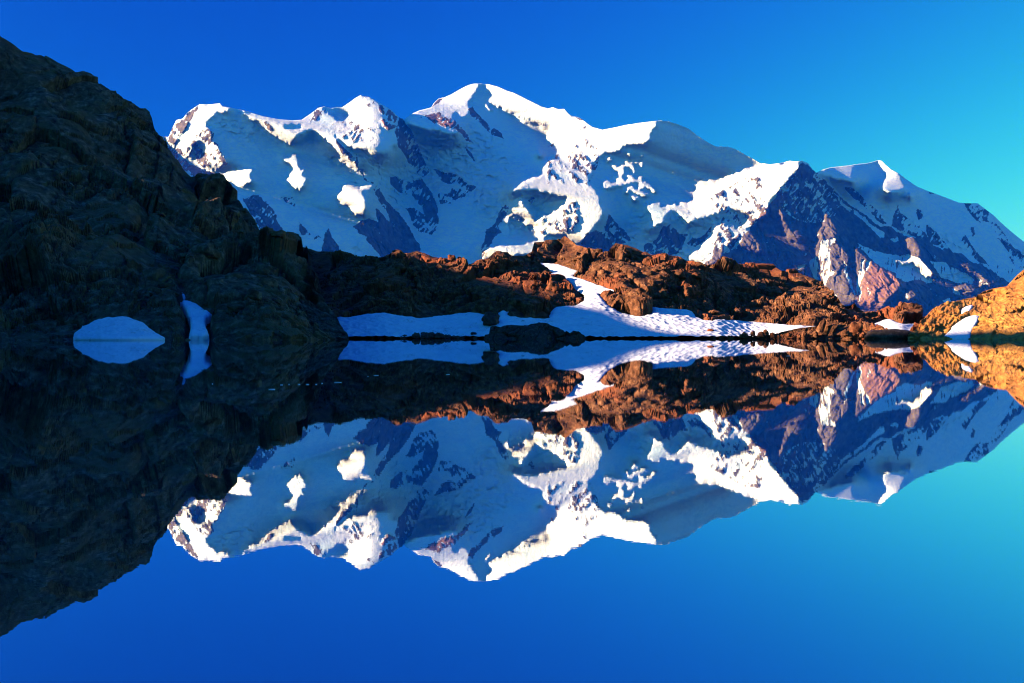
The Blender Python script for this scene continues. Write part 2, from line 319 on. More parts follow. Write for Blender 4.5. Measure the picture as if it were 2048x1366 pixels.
ROCK += [(tr('B', p), q) for p, q in (
    ([(60,320),(110,370),(150,430),(180,500),(220,580),(245,650),(270,730),(230,760),(190,730),(130,640),(60,540),(30,420)], .8),
    ([(0,750),(100,770),(220,760),(290,850),(330,950),(345,1060),(300,1165),(200,1130),(150,1050),(110,960),(170,960),(230,1010),(230,960),(150,890),(60,850),(0,800)], .82),
    ([(300,700),(400,710),(480,740),(540,790),(610,820),(560,860),(480,900),(430,940),(350,930),(330,870),(420,860),(440,820),(370,770)], .72),
    ([(0,960),(60,1000),(130,1090),(170,1160),(205,1300),(0,1300)], 1),
    ([(640,1260),(670,1130),(720,1090),(770,1000),(800,930),(835,960),(810,1030),(760,1100),(790,1150),(740,1170),(700,1210),(640,1330)], .9),
    ([(545,270),(580,258),(640,330),(700,390),(780,440),(805,485),(720,460),(640,390),(570,330)], .85),
    ([(440,345),(500,400),(550,470),(590,510),(530,490),(480,430)], .75),
    ([(210,325),(300,308),(360,310),(420,340),(470,385),(490,430),(410,410),(340,380),(260,345)], .8),
    ([(525,535),(575,580),(590,635),(550,590)], .75),
    ([(960,905),(1010,880),(1020,900),(990,935)], .7),
    ([(1250,920),(1300,920),(1320,980),(1335,1060),(1300,1135),(1260,1130),(1300,1020),(1250,980)], .8),
    ([(1130,740),(1230,650),(1330,620),(1300,690),(1200,760)], .47),
    ([(1100,520),(1400,480),(1500,600),(1400,800),(1100,800)], .34), ([(1030,1050),(1240,960),(1260,1130),(1060,1150)], .40), ([(880,320),(1000,300),(1100,400),(1000,370)], .33), ([(290,260),(340,198),(385,192),(330,240)], .7), ([(1330,420),(1360,370),(1370,400),(1350,430)], .7), ([(1290,330),(1340,335),(1360,355),(1320,350)], .8),
    ([(1320,1225),(1380,1150),(1440,1120),(1500,1150),(1535,1015),(1570,1050),(1620,1110),(1690,1190),(1670,1205),(1620,1170),(1650,1220),(1500,1300),(1350,1300)], .95))]
ROCK += [(tr('C', p), q) for p, q in (
    ([(440,950),(530,900),(580,810),(630,795),(660,830),(700,870),(755,870),(740,920),(720,980),(660,1010),(560,1040),(450,1000)], .95),
    ([(900,620),(1150,470),(1260,470),(1300,600),(1200,720),(980,720)], .36), ([(1000,740),(1250,640),(1330,700),(1150,860),(1000,960),(900,1040)], .40),
    ([(750,945),(780,890),(850,880),(925,815),(920,870),(870,920),(780,965)], .85),
    ([(1540,400),(1570,368),(1600,420),(1500,520),(1400,640),(1330,730),(1200,850),(1100,930),(1020,1020),(960,1090),(880,1100),(960,980),(1080,880),(1200,790),(1290,700),(1370,590),(1450,490)], .7))]
ROCK += [(tr('D', p), q) for p, q in (
    ([(400,122),(460,180),(540,250),(620,330),(700,410),(780,470),(860,530),(950,590),(1040,610),(1100,640),(1150,670),(1270,700),(1310,690),(1400,770),(1500,780),(1560,800),(1620,860),(1700,880),(1780,920),(1850,970),(1930,1020),(2040,1010),(2040,1400),(-400,1400),(-400,900),(-100,760),(0,620),(110,500),(160,430),(250,310),(280,260),(320,210)], 1),
    ([(680,300),(740,300),(830,370),(900,440),(970,500),(1010,580),(960,570),(860,480),(770,400)], .7),
    ([(1090,430),(1120,500),(1200,570),(1300,650),(1330,710),(1250,700),(1150,640),(1040,600),(1060,540)], .75),
    ([(1220,460),(1260,480),(1270,540),(1240,560)], .6),
    ([(1300,590),(1380,640),(1440,720),(1490,780),(1420,770),(1320,700)], .9),
    ([(1580,660),(1650,740),(1700,830),(1760,880),(1700,880),(1620,800),(1560,700)], .9),
    ([(1580,430),(1680,428),(1760,490),(1760,600),(1700,570),(1640,520),(1600,480)], .7),
    ([(1625,610),(1655,610),(1665,660),(1640,680)], .8),
    ([(1770,555),(1850,610),(1900,680),(1950,750),(2040,830),(2040,920),(1950,880),(1890,770),(1820,690),(1770,620)], .75),
    ([(1300,337),(1350,343),(1370,367),(1320,362)], .8))]
SNOWP = [tr('D', p) for p in (
    [(610,350),(700,430),(800,500),(900,590),(1000,640),(1000,680),(970,690),(880,600),(780,520),(680,440)],
    [(1030,690),(1080,670),(1100,700),(1060,710)],
    [(800,730),(900,770),(1000,800),(1100,820),(1160,810),(1250,830),(1290,880),(1330,920),(1340,1020),(1260,1000),(1120,1000),(1060,950),(980,900),(900,850),(850,800)],
    [(1330,850),(1450,880),(1560,930),(1650,1000),(1640,1030),(1500,1010),(1400,960)],
    [(1740,880),(1850,890),(1950,920),(2010,880),(1960,960),(1920,1000),(1850,960)],
    [(430,860),(480,830),(500,900),(510,1000),(480,990)], [(340,900),(410,880),(400,910),(350,920)],
    [(500,800),(540,700),(640,690),(600,770),(590,850),(600,910),(640,930),(590,960),(550,1040),(520,960)],
    [(800,1180),(785,1040),(805,930),(815,850),(890,850),(870,920),(835,1000),(815,1100)],
    [(690,870),(710,930),(750,1020),(790,1100),(780,1120),(740,1040),(700,960)],
    [(1240,940),(1330,985),(1340,1010),(1280,970)], [(1640,950),(1720,1000),(1680,1030),(1760,1035),(1700,1015)], [(1140,1100),(1175,1085),(1170,1140),(1150,1140)],
    [(1420,1150),(1480,1130),(1490,1160),(1440,1190)], [(1480,1060),(1540,1080),(1560,1120),(1500,1100)])]
REDP = [tr('D', [(780,740),(1000,900),(1120,1010),(1060,1100),(900,1230),(800,1190),(830,1020),(900,860)]), tr('B', [(200,320),(420,320),(480,440),(340,390)]),
        tr('A', [(1600,240),(1730,310),(1720,420),(1600,400)]), tr('C', [(1540,400),(1580,370),(1250,860),(1230,800)])]

def sil_v(u): return np.interp(u, SIL[:, 0], SIL[:, 1])
def solve_relief(us, vs, D0, lit, shade, skym, iters=210, pre=0.5, lim=125):
    """Give a slope its ridges and hollows: depth along each bearing so that the wanted flanks face the sun and the others lie behind a ridge."""
    step = us[1] - us[0]; xA = 1 / math.tan(SUN_BEHIND); zA = -math.tan(SUN_EL) / math.sin(SUN_BEHIND)
    w = xA - (us - CX) / F; zh = (HY - vs) / F
    m_all = (zh[:, None] - zA) / w[None]; mg = np.linspace(m_all.min(), m_all.max(), int(len(vs) * 1.6))
    D = D0.copy(); n = len(us)
    tilt = np.where(lit, -pre, np.where(shade, pre, 0)) * step * D0 / F           # metres per column
    div = np.zeros_like(D); div[:, 1:] = tilt[:, 1:] - tilt[:, :-1]
    D = D + lowpass(-div, 0.0008) / 0.0008
    def to_m(A):
        o = np.empty((len(mg), n))
        for j in range(n): o[:, j] = np.interp(mg, m_all[::-1, j], A[::-1, j], left=np.nan, right=np.nan)
        return o
    def from_m(A, fill):
        o = np.empty((len(vs), n))
        for j in range(n): o[:, j] = np.interp(m_all[:, j], mg, A[:, j])
        return o
    lm = to_m(lit.astype(float)) > 0.5; sm = to_m(shade.astype(float)) > 0.5; kym = to_m(skym.astype(float))
    dead = ~(kym < 0.5)
    px = D0.mean() / F * step; e_lit = 0.6 * px * w[None]; e_sh = 0.30 * px * w[None]
    for it in range(iters):
        G = np.where(dead, 1e9, np.nan_to_num(to_m(D * w[None]), nan=1e9))
        run = np.minimum.accumulate(G, 1); run = np.concatenate((np.full((len(mg), 1), 1e9), run[:, :-1]), 1)
        isl = G <= run
        C = np.zeros_like(G)
        a = lm & ~dead & (G > run - e_lit) & (run < 1e8); C[a] = (run - e_lit - G)[a]
        b = sm & ~dead & (G < run + e_sh) & (run < 1e8); C[b] = (run + e_sh - G)[b]
        C = C / w[None]
        if it in (0, iters - 1):
            ok = ((isl & lm) | (~isl & sm)) & ~dead; tot = (lm | sm) & ~dead
            print('relief match %d: %.3f' % (it, ok.sum() / max(1, tot.sum())))
        lam = (0.001, 0.004, 0.015, 0.05, 0.15)[it % 5]
        D = D + 1.25 * lowpass(from_m(C, 0), lam)
        if it % 8 == 7: D = D + 0.03 * (D0 - D)
        if it % 10 == 9:
            hp = D - D0; hp = hp - lowpass(hp, 0.004); cap = lim * D0.mean() / F; D = D - 0.5 * (hp - cap * np.tanh(hp / cap))
    return D
us = np.arange(40, 2084, 4.0); vs = np.arange(60, 724, 4.0); U, V = np.meshgrid(us, vs)
d_sil = np.interp(us, [40, 200, 300, 432, 600, 730, 790, 830, 960, 1180, 1325, 1480, 1605, 1660, 1700, 1760, 1830, 1950, 2080], [9300, 9900, 10300, 10400, 10900, 11100, 12100, 12200, 12000, 11700, 11400, 11600, 11000, 12500, 12500, 12300, 12150, 12400, 12600])
d_bot = np.interp(us, [40, 300, 700, 1000, 1300, 1600, 1850, 2080], [9000, 9100, 9700, 10500, 11000, 10600, 10900, 11300])
tv = (664 - V) / (664 - sil_v(us))[None]
D0 = lowpass(d_bot[None] + (d_sil - d_bot)[None] * np.clip(tv, -0.2, 1.4), 0.05)
D0 = D0 - 1300 * np.exp(-((U - 265) / 48) ** 2 - ((V - 345) / 26) ** 2)          # added spur, unseen behind the near cliff, to block sun from the lower flank
wu = 9 * fbm(np.stack((U / 26, V / 26, 0 * U), -1), 4, 3, 0.65); wv = 9 * fbm(np.stack((U / 26, V / 26, 0 * U + 9), -1), 4, 4, 0.65)
lit = np.zeros(U.shape, bool)
for p in LIT: lit |= inside(U + wu, V + wv, p)
sp = fbm(np.stack((U / 13, V / 9, 0 * U), -1), 3, 21)
for p in SERAC: lit |= inside(U, V, p) & (sp > -0.02)
for p in SHADE: lit &= ~inside(U, V, p)
lit = blur(lit.astype(float), 1, 1) + 0.25 * fbm(np.stack((U / 12, V / 12, 0 * U), -1), 3, 23) > 0.5
skym = V < sil_v(us)[None] - 1
seen = V < np.interp(us, [0, 340, 480, 600, 780, 1060, 1250, 1400, 1600, 1700, 1850, 2060], [280, 320, 420, 500, 520, 520, 505, 540, 560, 625, 645, 560])[None] + 12
Dm = solve_relief(us, vs, D0, lit & seen, ~lit & seen, skym)
nu, nv = 1420, 330
mu = np.linspace(60, 2080, nu)
mu = np.interp(np.linspace(0, 1, nu), [0, 0.06, 1], [60, 310, 2080]); MU = np.repeat(mu[None], nv, 0)
tt = np.linspace(0, 1, nv)[:, None]; ms = sil_v(mu)[None]
MV = ms + (668 - ms) * tt
def rock_mask(u, v):
    p = np.stack((u / 30, v / 30, 0 * u), -1)
    a = u + 9 * fbm(p, 5, 31, 0.65); b = v + 12 * fbm(p + 50, 5, 32, 0.65); out = np.zeros(u.shape)
    st = 0.6 * fbm(np.stack((u / 6 + v / 9, v / 18 - u / 30, 0 * u), -1), 4, 33, 0.65) + 0.6 * fbm(np.stack((u / 22 - v / 40, v / 40, 0 * u), -1), 3, 34, 0.6)
    for poly, q in ROCK: out = np.maximum(out, np.where(inside(a, b, poly), np.clip(q - 0.08 + st * (2.4 if q < 1 else 1.25), 0, 1), 0))
    stv = fbm(np.stack((u / 4.5 + v / 30, v / 34, 0 * u), -1), 4, 35, 0.6)
    for k, poly in enumerate(SNOWP): out = np.where(inside(a, b, poly), np.clip((0.36 if k in (7, 8) else 0.18) + 1.5 * stv + 0.5 * np.maximum(st, 0), 0, 1), out)
    top = np.clip(1 - np.hypot((u - 1625) / 90, (v - 390) / 75), 0, 1)
    out = np.where((st > 0.08) & (top > 0.25), out * 0.35, out)
    return out
rockm = rock_mask(MU, MV); red = np.zeros(MU.shape)
for p in REDP: red = np.maximum(red, inside(MU, MV, p))
red = blur(red, 5)
MD = bil(Dm, (MV - vs[0]) / 4, (MU - us[0]) / 4)
P = world_pt(MU, MV, MD)
rk = blur((rockm > 0.5).astype(float), 2, 1)
q = P / np.array((1, 1, 1.8))
rib = ridged(np.stack((P[..., 0] / 260 + P[..., 2] / 900, P[..., 2] / 900, P[..., 1] / 900), -1), 4, 41, 0.55)
fac, crk, _ = cells(P / np.array((110, 160, 160)), 42)
sno = fbm(P / 240, 5, 43, 0.55); cre = ridged(P / np.array((160, 200, 60)), 3, 44)
blk, _, _ = cells(P / np.array((60, 80, 34)), 47); fin = ridged(P / 45, 3, 48, 0.6)
cre_m = np.clip(fbm(P / 900, 2, 45) * 3 + 0.2, 0, 1)
edge = np.clip(tt * 12, 0, 1)
lm = blur(bil(lit.astype(float), (MV - vs[0]) / 4, (MU - us[0]) / 4), 1, 1)
rib2 = ridged(np.stack((P[..., 0] / 75 + P[..., 2] / 110, P[..., 2] / 260 - P[..., 0] / 500, P[..., 1] / 260), -1), 4, 49, 0.6)
nr = 45 * rib + 30 * rib2 + 22 * fac - 18 * np.exp(-crk * 10) + 14 * fin; ns = 20 * sno + (15 * cre + 20 * blk) * cre_m + 4 * fin
back_off = rk * np.clip(45 - nr, 0, None) + (1 - rk) * np.clip(18 - ns, 0, None)          # shaded flanks stay behind their ridges
front = rk * (0.75 * nr) + (1 - rk) * (0.32 * ns)
MD = MD + edge * ((1 - lm) * back_off - lm * front)
sj = (rk[0] * 2.2 + 0.25) * fbm(np.stack((mu / 7, 0 * mu, 0 * mu), -1), 4, 46, 0.6)
MV = MV + sj[None] * np.clip(1 - tt * 8, 0, 1)
P = world_pt(MU, MV, MD)
back = []
for k in range(5, 0, -1):
    b = P[0].copy(); b[:, 1] += 220 * k; b[:, 0] *= b[:, 1] / P[0][:, 1]; b[:, 2] -= 130 * k + 20 * k * k; back.append(b)
P = np.concatenate((np.array(back), P), 0)
rockm = np.concatenate((np.repeat(rockm[:1], 5, 0), rockm), 0); red = np.concatenate((np.repeat(red[:1], 5, 0), red), 0)
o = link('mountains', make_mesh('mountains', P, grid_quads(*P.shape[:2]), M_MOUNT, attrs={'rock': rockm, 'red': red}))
finish(o, 'high snow and glacier massif with rock ridges behind the lake', 'mountains', 'structure')
print('massif', time.time() - T0)
# ------------------------------------------------------------------ lake and ground
def sheet(name, x0, x1, y0, y1, z, mat):
    return link(name, make_mesh(name, [(x0, y0, z), (x1, y0, z), (x1, y1, z), (x0, y1, z)], [(0, 1, 2, 3)], mat, False))
finish(sheet('lake', -420, 420, -300, 330, 0, M_WATER), 'still dark lake mirroring the mountains and sky', 'lake', 'structure')
finish(sheet('ground', -8000, 8000, -800, 16000, -9, M_FOREST), 'dark wooded valley ground beyond the lake basin', 'ground', 'structure')

# ------------------------------------------------------------------ rock relief shared by cliff, hill and slab
def rock_detail(P, k, seed, rough=0.5):
    """metres of outward relief: big bulges, tilted slabs, blocks, cracks"""
    x, y, z = P[..., 0], P[..., 1], P[..., 2]
    Q = np.stack(((0.82 * x - 0.57 * z) / 0.75, y / 1.0, (0.57 * x + 0.82 * z) / 1.3), -1)         # joints run down to the right
    Q = Q + 0.45 * k * np.stack([fbm(P / (1.8 * k), 4, seed + 9 + i, 0.6) for i in range(3)], -1)
    f1, c1, _ = cells(Q / (2.6 * k), seed); f2, c2, _ = cells(Q / (0.95 * k), seed + 1); f3, c3, _ = cells(Q / (0.36 * k), seed + 2); f4, c4, _ = cells(Q / (0.14 * k), seed + 6)
    big = fbm(P / (5.5 * k), 3, seed + 3)
    patch = np.clip(fbm(P / (3 * k), 3, seed + 4) * 3.4 + rough, 0.08, 1)           # smooth slabs beside broken ground
    h = 1.2 * k * big + 0.80 * k * f1 - 0.16 * k * np.exp(-c1 * 25) + (0.2 + 0.8 * patch) * (0.42 * k * f2 - 0.07 * k * np.exp(-c2 * 22))
    return h + patch * (0.19 * k * f3 - 0.03 * k * np.exp(-c3 * 16) + 0.08 * k * f4) + (0.03 + 0.09 * patch) * k * ridged(P / (0.7 * k), 5, seed + 5, 0.6)
def relief_sheet(name, top, bot, depth, nu, nv, mat, u0, u1, disp, extra=None, attrs=None, back=6, drop=(7, 5), pw=1.0):
    top = np.asarray(top, float); bot = np.asarray(bot, float)
    u = np.linspace(u0, u1, nu); t = np.linspace(0, 1, nv)[:, None] ** pw
    vt = np.interp(u, top[:, 0], top[:, 1])[None]; vb = np.interp(u, bot[:, 0], bot[:, 1])[None]
    Uu = np.repeat(u[None], nv, 0); Vv = vt + (vb - vt) * t
    D = depth(Uu, np.minimum(Vv, 682))
    if extra is not None: D = D + extra(Uu, Vv)
    B = world_pt(Uu, Vv, D); N = grid_normals(blur3(B)); h = disp(B, Uu, Vv)
    P = B + N * (h * np.clip(0.22 + t * 12, 0, 1))[..., None]
    rows = []
    for k in range(back, 0, -1):
        b = P[0].copy(); f = 1 + drop[0] * k / b[:, 1]; b[:, :2] *= f[:, None]; b[:, 2] -= drop[1] * k * (0.5 + 0.12 * k); rows.append(b)
    P2 = np.concatenate((np.array(rows), P), 0)
    o = link(name, make_mesh(name, P2, grid_quads(*P2.shape[:2]), mat, smooth=False))
    return o, P
def blur3(P): return np.stack([blur(P[..., i], 4, 1) for i in range(3)], -1)
def tz(x0, y0, s, pts): return [(x0 + x / s, y0 + y / s) for x, y in pts]

# left cliff
CL_TOP = [(-320, -150), (-160, -40)] + tz(0, 60, 2.135, [(0,22),(40,45),(75,70),(100,85),(140,90),(180,110),(215,130),(250,150),(290,170),(320,190),(350,185),(390,195),(420,205),(450,225),(490,250),(520,275),(560,290),(600,315),(640,350),(652,372)]) \
    + tz(300, 140, 3.5017, [(22,375),(30,410),(60,450),(85,470),(110,510),(150,580),(190,630),(230,690),(290,740),(340,740),(400,750),(470,765),(520,800),(570,850),(620,880),(660,940),(700,1000),(740,1040),(780,1100),(850,1140),(930,1170),(1010,1180)]) \
    + [(600, 490), (612, 520), (620, 550), (633, 576), (651, 605), (671, 631), (690, 664), (700, 682)]
CL_BOT = [(-320, 716), (600, 710), (690, 700), (700, 699)]
cl_depth = tps([(-320, 681, 185), (0, 681, 187), (150, 681, 187), (330, 681, 187), (420, 680, 190), (560, 680.5, 189), (690, 679, 205),
    (-320, -150, 345), (0, 70, 338), (150, 149, 338), (308, 240, 342), (400, 350, 330), (480, 400, 318), (560, 470, 300), (612, 520, 268), (651, 605, 232), (690, 664, 210),
    (-320, 330, 262), (0, 400, 266), (150, 450, 252), (300, 450, 262), (200, 580, 212), (380, 560, 230), (480, 520, 252), (560, 600, 215)])
DOME = tz(100, 400, 3.413, [(160,960),(165,915),(215,885),(220,862),(250,868),(300,830),(360,822),(375,806),(430,812),(480,803),(540,806),(590,830),(640,845),(680,885),(730,920),(790,950),(770,960)])
GUL = tz(100, 400, 3.413, [(945,945),(960,890),(950,820),(930,770),(885,705),(940,700),(1000,725),(1050,760),(1110,788),(1065,830),(1062,880),(1090,935),(1040,950)])
SLIV = tz(100, 400, 3.413, [(868,628),(900,640),(932,675),(915,688),(895,660)])
def cliff_disp(P, u, v):
    h = rock_detail(P, 7.5, 101, 0.25)
    sl = ridged(np.stack((P[..., 0] / 16 + P[..., 2] / 22, P[..., 1] / 30, P[..., 2] / 40 - P[..., 0] / 60), -1), 3, 131)   # slabs dipping to the right
    h = h * 0.75 + 3.2 * sl * np.clip((P[..., 2] - 1) / 12, 0.1, 1) - 0.6
    m = np.clip(sum(blur(inside(u, v, p).astype(float), 8) for p in (DOME, GUL, SLIV)) * 2.6, 0, 1)
    h = h * np.clip(0.25 + P[..., 2] / 14, 0.25, 1) + 0.5 * rock_detail(P, 2.4, 151, 0.4) * np.clip(1 - P[..., 2] / 14, 0, 0.8)
    fade = np.clip((690 - u) / 90, 0, 1); fine = rock_detail(P, 1.6, 141, 0.2) * 0.4
    return (h * fade + fine * (1 - fade)) * (1 - m) - 1.3 * m
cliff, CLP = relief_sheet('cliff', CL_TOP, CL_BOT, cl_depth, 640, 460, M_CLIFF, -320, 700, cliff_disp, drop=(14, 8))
finish(cliff, 'tall dark shaded rock slope dropping into the lake', 'cliff', 'structure')
# the same shore goes on beside the camera: the crest whose shadow lies over the near shores
ry = np.linspace(-120, 338, 240); rx = np.linspace(-420, -138, 110); RX, RY = np.meshgrid(rx, ry)
crest = np.interp(RY, [-120, 60, 110, 128, 147, 165, 200, 240, 247, 258, 268, 280, 310, 340, 470], [96, 94, 92, 87, 78, 72.5, 73.5, 74.5, 86, 97, 106, 114, 122, 124, 124])
prof = np.interp(RX, [-420, -330, -260, -215, -200, -186, -160, -138], [0.35, 0.6, 0.86, 0.99, 1.0, 0.9, 0.42, 0.0])
RZ = crest * prof - 6; RP = np.stack((RX, RY, RZ), -1)
RZ = RZ + 2.0 * fbm(RP / 22, 4, 77) * np.clip(prof * 2, 0, 1)
o = link('ridge', make_mesh('ridge', np.stack((RX, RY, RZ), -1), grid_quads(*RX.shape), M_CLIFF))
finish(o, 'rocky ridge continuing the dark shore slope', 'ridge', 'structure')
print('cliff', time.time() - T0)

# back shore: one ground, rock hill and snowfield on it
H_TOP = [(540, 470), (590, 490)] + tz(600, 460, 3.413, [(120,150),(290,150),(380,175),(470,185),(560,190),(650,145),(720,160),(800,142),(850,160),(900,185),(1000,204),(1100,220),(1150,230),(1200,205),(1290,180),(1340,140),(1420,145),(1450,170),(1540,170),(1580,150),(1600,80),(1700,65),(1780,60),(1805,38),(1830,55),(1890,105)]) \
    + tz(1050, 460, 3.15, [(340,98),(450,120),(520,125),(570,85),(640,95),(700,115),(800,160),(880,155),(980,175),(1060,215),(1180,240),(1220,215),(1400,205),(1560,215),(1620,250),(1700,245),(1750,280),(1850,320),(1930,410),(1990,470)]) \
    + tz(1500, 520, 3.737, [(720,342),(800,347),(860,380),(950,410),(1050,420),(1130,420),(1250,425)]) + [(1900, 640), (1960, 655)]
H_BOT = [(540, 690), (700, 682), (1960, 682)]
SNOW_MAIN = tz(600, 460, 3.413, [(200,790),(230,640),(255,590),(330,595),(430,575),(560,565),(700,590),(800,600),(900,595),(1000,580),(1150,560),(1230,565),(1280,580),(1250,625),(1290,650),(1340,630),(1360,600),(1350,560),(1430,550),(1420,580),(1480,600),(1600,600),(1700,605),(1710,560),(1740,525),(1880,515),(1940,480),(1930,440),(1880,410),(1850,370),(1760,340),(1610,335),(1650,310),(1720,298),(1690,258),(1640,225)]) \
    + tz(1050, 460, 3.15, [(100,203),(200,212),(350,260),(300,288),(420,330),(530,370),(630,395),(560,402),(470,410),(500,440),(520,470),(600,520),(720,545),(790,530),(800,510),(785,478),(850,490),(1050,505),(1080,550),(1160,575),(1220,565),(1350,570),(1500,585),(1700,600),(1850,605),(1900,640),(2050,660),(2100,700)]) + [(1700, 700), (650, 700)]
SNOW_RIGHT = tz(1500, 520, 3.737, [(820,500),(900,490),(950,465),(1000,445),(1060,440),(1090,460),(1150,480),(1260,475),(1270,520),(1180,560),(1000,560),(860,540)])
h_depth0 = tps([(540, 680, 225), (700, 678, 236), (900, 677, 240), (1100, 677, 240), (1300, 677, 240), (1500, 677, 240), (1700, 677, 240), (1960, 678, 236),
    (700, 632, 250), (830, 636, 250), (960, 626, 252), (1100, 640, 248), (1180, 605, 262), (1300, 620, 256), (1420, 642, 250), (1640, 652, 250), (1800, 650, 256),
    (560, 480, 320), (635, 504, 305), (780, 504, 292), (900, 522, 292), (1000, 503, 294), (1130, 474, 305), (1240, 488, 300), (1320, 510, 300), (1430, 534, 312), (1545, 528, 318), (1640, 562, 310), (1690, 610, 300), (1750, 630, 300), (1830, 634, 300), (1960, 655, 300),
    (1090, 530, 300), (1170, 560, 282), (800, 570, 266), (1000, 570, 268), (1300, 560, 274), (1500, 580, 280), (1040, 590, 262)])
# the hill's own sunny and shaded flanks
H_LIT = [tz(1050, 460, 3.15, p) for p in (
    [(30,150),(60,70),(130,60),(340,110),(520,130),(560,85),(620,95),(680,150),(760,200),(800,160),(900,160),(1000,190),(1080,240),(1120,300),(1090,330),(1000,310),(880,330),(850,380),(870,430),(800,440),(700,460),(780,520),(700,510),(600,450),(520,400),(640,390),(420,320),(330,270),(200,215),(100,195)],
    [(1200,235),(1240,210),(1400,202),(1560,212),(1620,250),(1600,300),(1520,320),(1420,280),(1280,260)], [(1630,250),(1700,243),(1740,290),(1680,300)],
    [(1090,370),(1130,360),(1160,400),(1150,480),(1130,540),(1110,430)], [(1610,490),(1700,430),(1770,460),(1790,540),(1770,555),(1720,500)])]
H_SHD = [tz(1050, 460, 3.15, p) for p in (
    [(640,160),(720,200),(760,230),(800,260),(740,270),(620,230),(560,210)], [(170,75),(240,40),(330,110),(200,105)],
    [(880,350),(1000,330),(1100,345),(1085,370),(1110,460),(1120,560),(1060,540),(1000,500),(800,480),(720,450),(870,430),(860,390)],
    [(1130,300),(1250,290),(1420,300),(1530,340),(1640,320),(1740,310),(1850,330),(1980,480),(1800,440),(1700,420),(1600,480),(1600,560),(1250,560),(1180,480),(1170,390)],
    [(510,450),(600,470),(700,540),(600,515),(520,470)])]
hu = np.arange(540, 1964, 4.0); hv = np.arange(440, 700, 4.0); HU, HV = np.meshgrid(hu, hv)
hlit = np.zeros(HU.shape, bool); hsh = hlit.copy()
for p in H_LIT: hlit |= inside(HU, HV, p)
for p in H_SHD: hsh |= inside(HU, HV, p)
hlit &= ~hsh
H0 = h_depth0(HU, HV); hs = np.interp(hu, *np.array(H_TOP).T)
HD = solve_relief(hu, hv, H0, hlit, hsh, HV < hs[None] - 2, iters=120, pre=0.4, lim=40)
def h_depth(u, v): return bil(HD, (v - hv[0]) / 4, (u - hu[0]) / 4)
def snow_mask(u, v):
    p = np.stack((u / 14, v / 9, 0 * u), -1); a = u + 4 * fbm(p, 3, 61); b = v + 2.5 * fbm(p + 30, 3, 62)
    return inside(a, b, SNOW_MAIN) | inside(a, b, SNOW_RIGHT)
def smooth_mask(u, v): return blur(snow_mask(u, v).astype(float), 3, 2)
def hill_disp(P, u, v):
    m = blur(snow_mask(u, v).astype(float), 2, 2)
    h = rock_detail(P, 4.2, 201) * 0.62 + 0.25
    return h * (1 - m) - 0.9 * m
hill, HP = relief_sheet('rocky_hill', H_TOP, H_BOT, h_depth, 1150, 250, M_HILL, 545, 1955, hill_disp, drop=(6, 3.2))
finish(hill, 'rugged brown rock hill behind the far shore with sunlit crest', 'hill', 'structure')
print('hill', time.time() - T0)
# snowfield lying in the hollows of the shore
def suncups(P, k=1.0):
    q = np.stack((P[..., 0] + 0.35 * P[..., 2], P[..., 1] * 0.55 + P[..., 2] * 0.9, 0 * P[..., 0] + 0.5), -1) / k
    q = q + 0.25 * fbm(P / 3, 2, 71)[..., None]
    _, c, b = cells(q / np.array((1.25, 1.0, 1.0)), 72)
    amp = 0.34 + 0.30 * fbm(P / (9 * k), 2, 75)
    return amp * k * b + 0.22 * k * fbm(P / (2.5 * k), 4, 73)
su = np.linspace(655, 1850, 1000); sv = np.linspace(520, 676.6, 300); SU, SV = np.meshgrid(su, sv)
sm = snow_mask(SU, SV); keep = sm[:-1, :-1] & sm[1:, :-1] & sm[1:, 1:] & sm[:-1, 1:]
SD = h_depth(SU, SV); SP = world_pt(SU, SV, SD)
ed = blur(sm.astype(float), 4, 2)
SN = grid_normals(blur3(SP)); SP = SP + SN * (suncups(SP) * np.clip(ed * 2 - 1, 0.1, 1) + 0.30 * np.clip(ed * 2 - 1, 0, 1) - 0.1)[..., None]
SP[-1, :, 2] = np.maximum(SP[-1, :, 2], 0.25)
idx = np.unique(grid_quads(*SP.shape[:2], keep)); remap = np.full(SP.shape[0] * SP.shape[1], -1); remap[idx] = np.arange(len(idx))
o = link('snowfield', make_mesh('snowfield', SP.reshape(-1, 3)[idx], remap[grid_quads(*SP.shape[:2], keep)], M_SNOW))
finish(o, 'long dimpled snowfield along the far shore and up the gully', 'snowfield', 'structure')

# right slab
R_TOP = [(1815, 679), (1828, 668)] + tz(1750, 520, 6.83, [(620,860),(700,770),(780,680),(860,660),(950,600),(1100,570),(1250,530),(1380,510),(1480,440),(1600,400),(1700,380),(1800,370),(1860,300),(1950,200),(2035,130)]) + [(2100, 500), (2250, 440)]
R_BOT = [(1815, 684), (2250, 690)]
r_depth = tps([(1815, 678, 222), (1900, 678, 222), (1980, 678.5, 214), (2060, 680, 205), (2250, 682, 190), (1850, 634, 232), (1900, 605, 240), (1950, 595, 244), (2014, 574, 247), (2048, 539, 252), (2250, 440, 275), (1960, 640, 228), (2040, 610, 232)])
def slab_disp(P, u, v):
    st = ridged(np.stack(((P[..., 0] * 0.75 - P[..., 2] * 1.0) / 2.2, P[..., 1] / 14, (P[..., 0] * 0.6 + P[..., 2]) / 14), -1), 4, 301, 0.6)
    m = np.maximum(blur(inside(u, v, PATCH_A).astype(float), 2), blur(inside(u, v, PATCH_B).astype(float), 2))
    return (rock_detail(P, 3.6, 311, 0.1) * 0.22 + 0.7 * st) * (1 - 0.9 * m) - 0.35 * m
PATCH_A = np.array(tz(1750, 520, 6.83, [(905,1092),(960,1030),(1050,950),(1040,930),(1150,850),(1250,790),(1330,765),(1425,765),(1410,820),(1380,880),(1330,960),(1300,1040),(1295,1092)]))
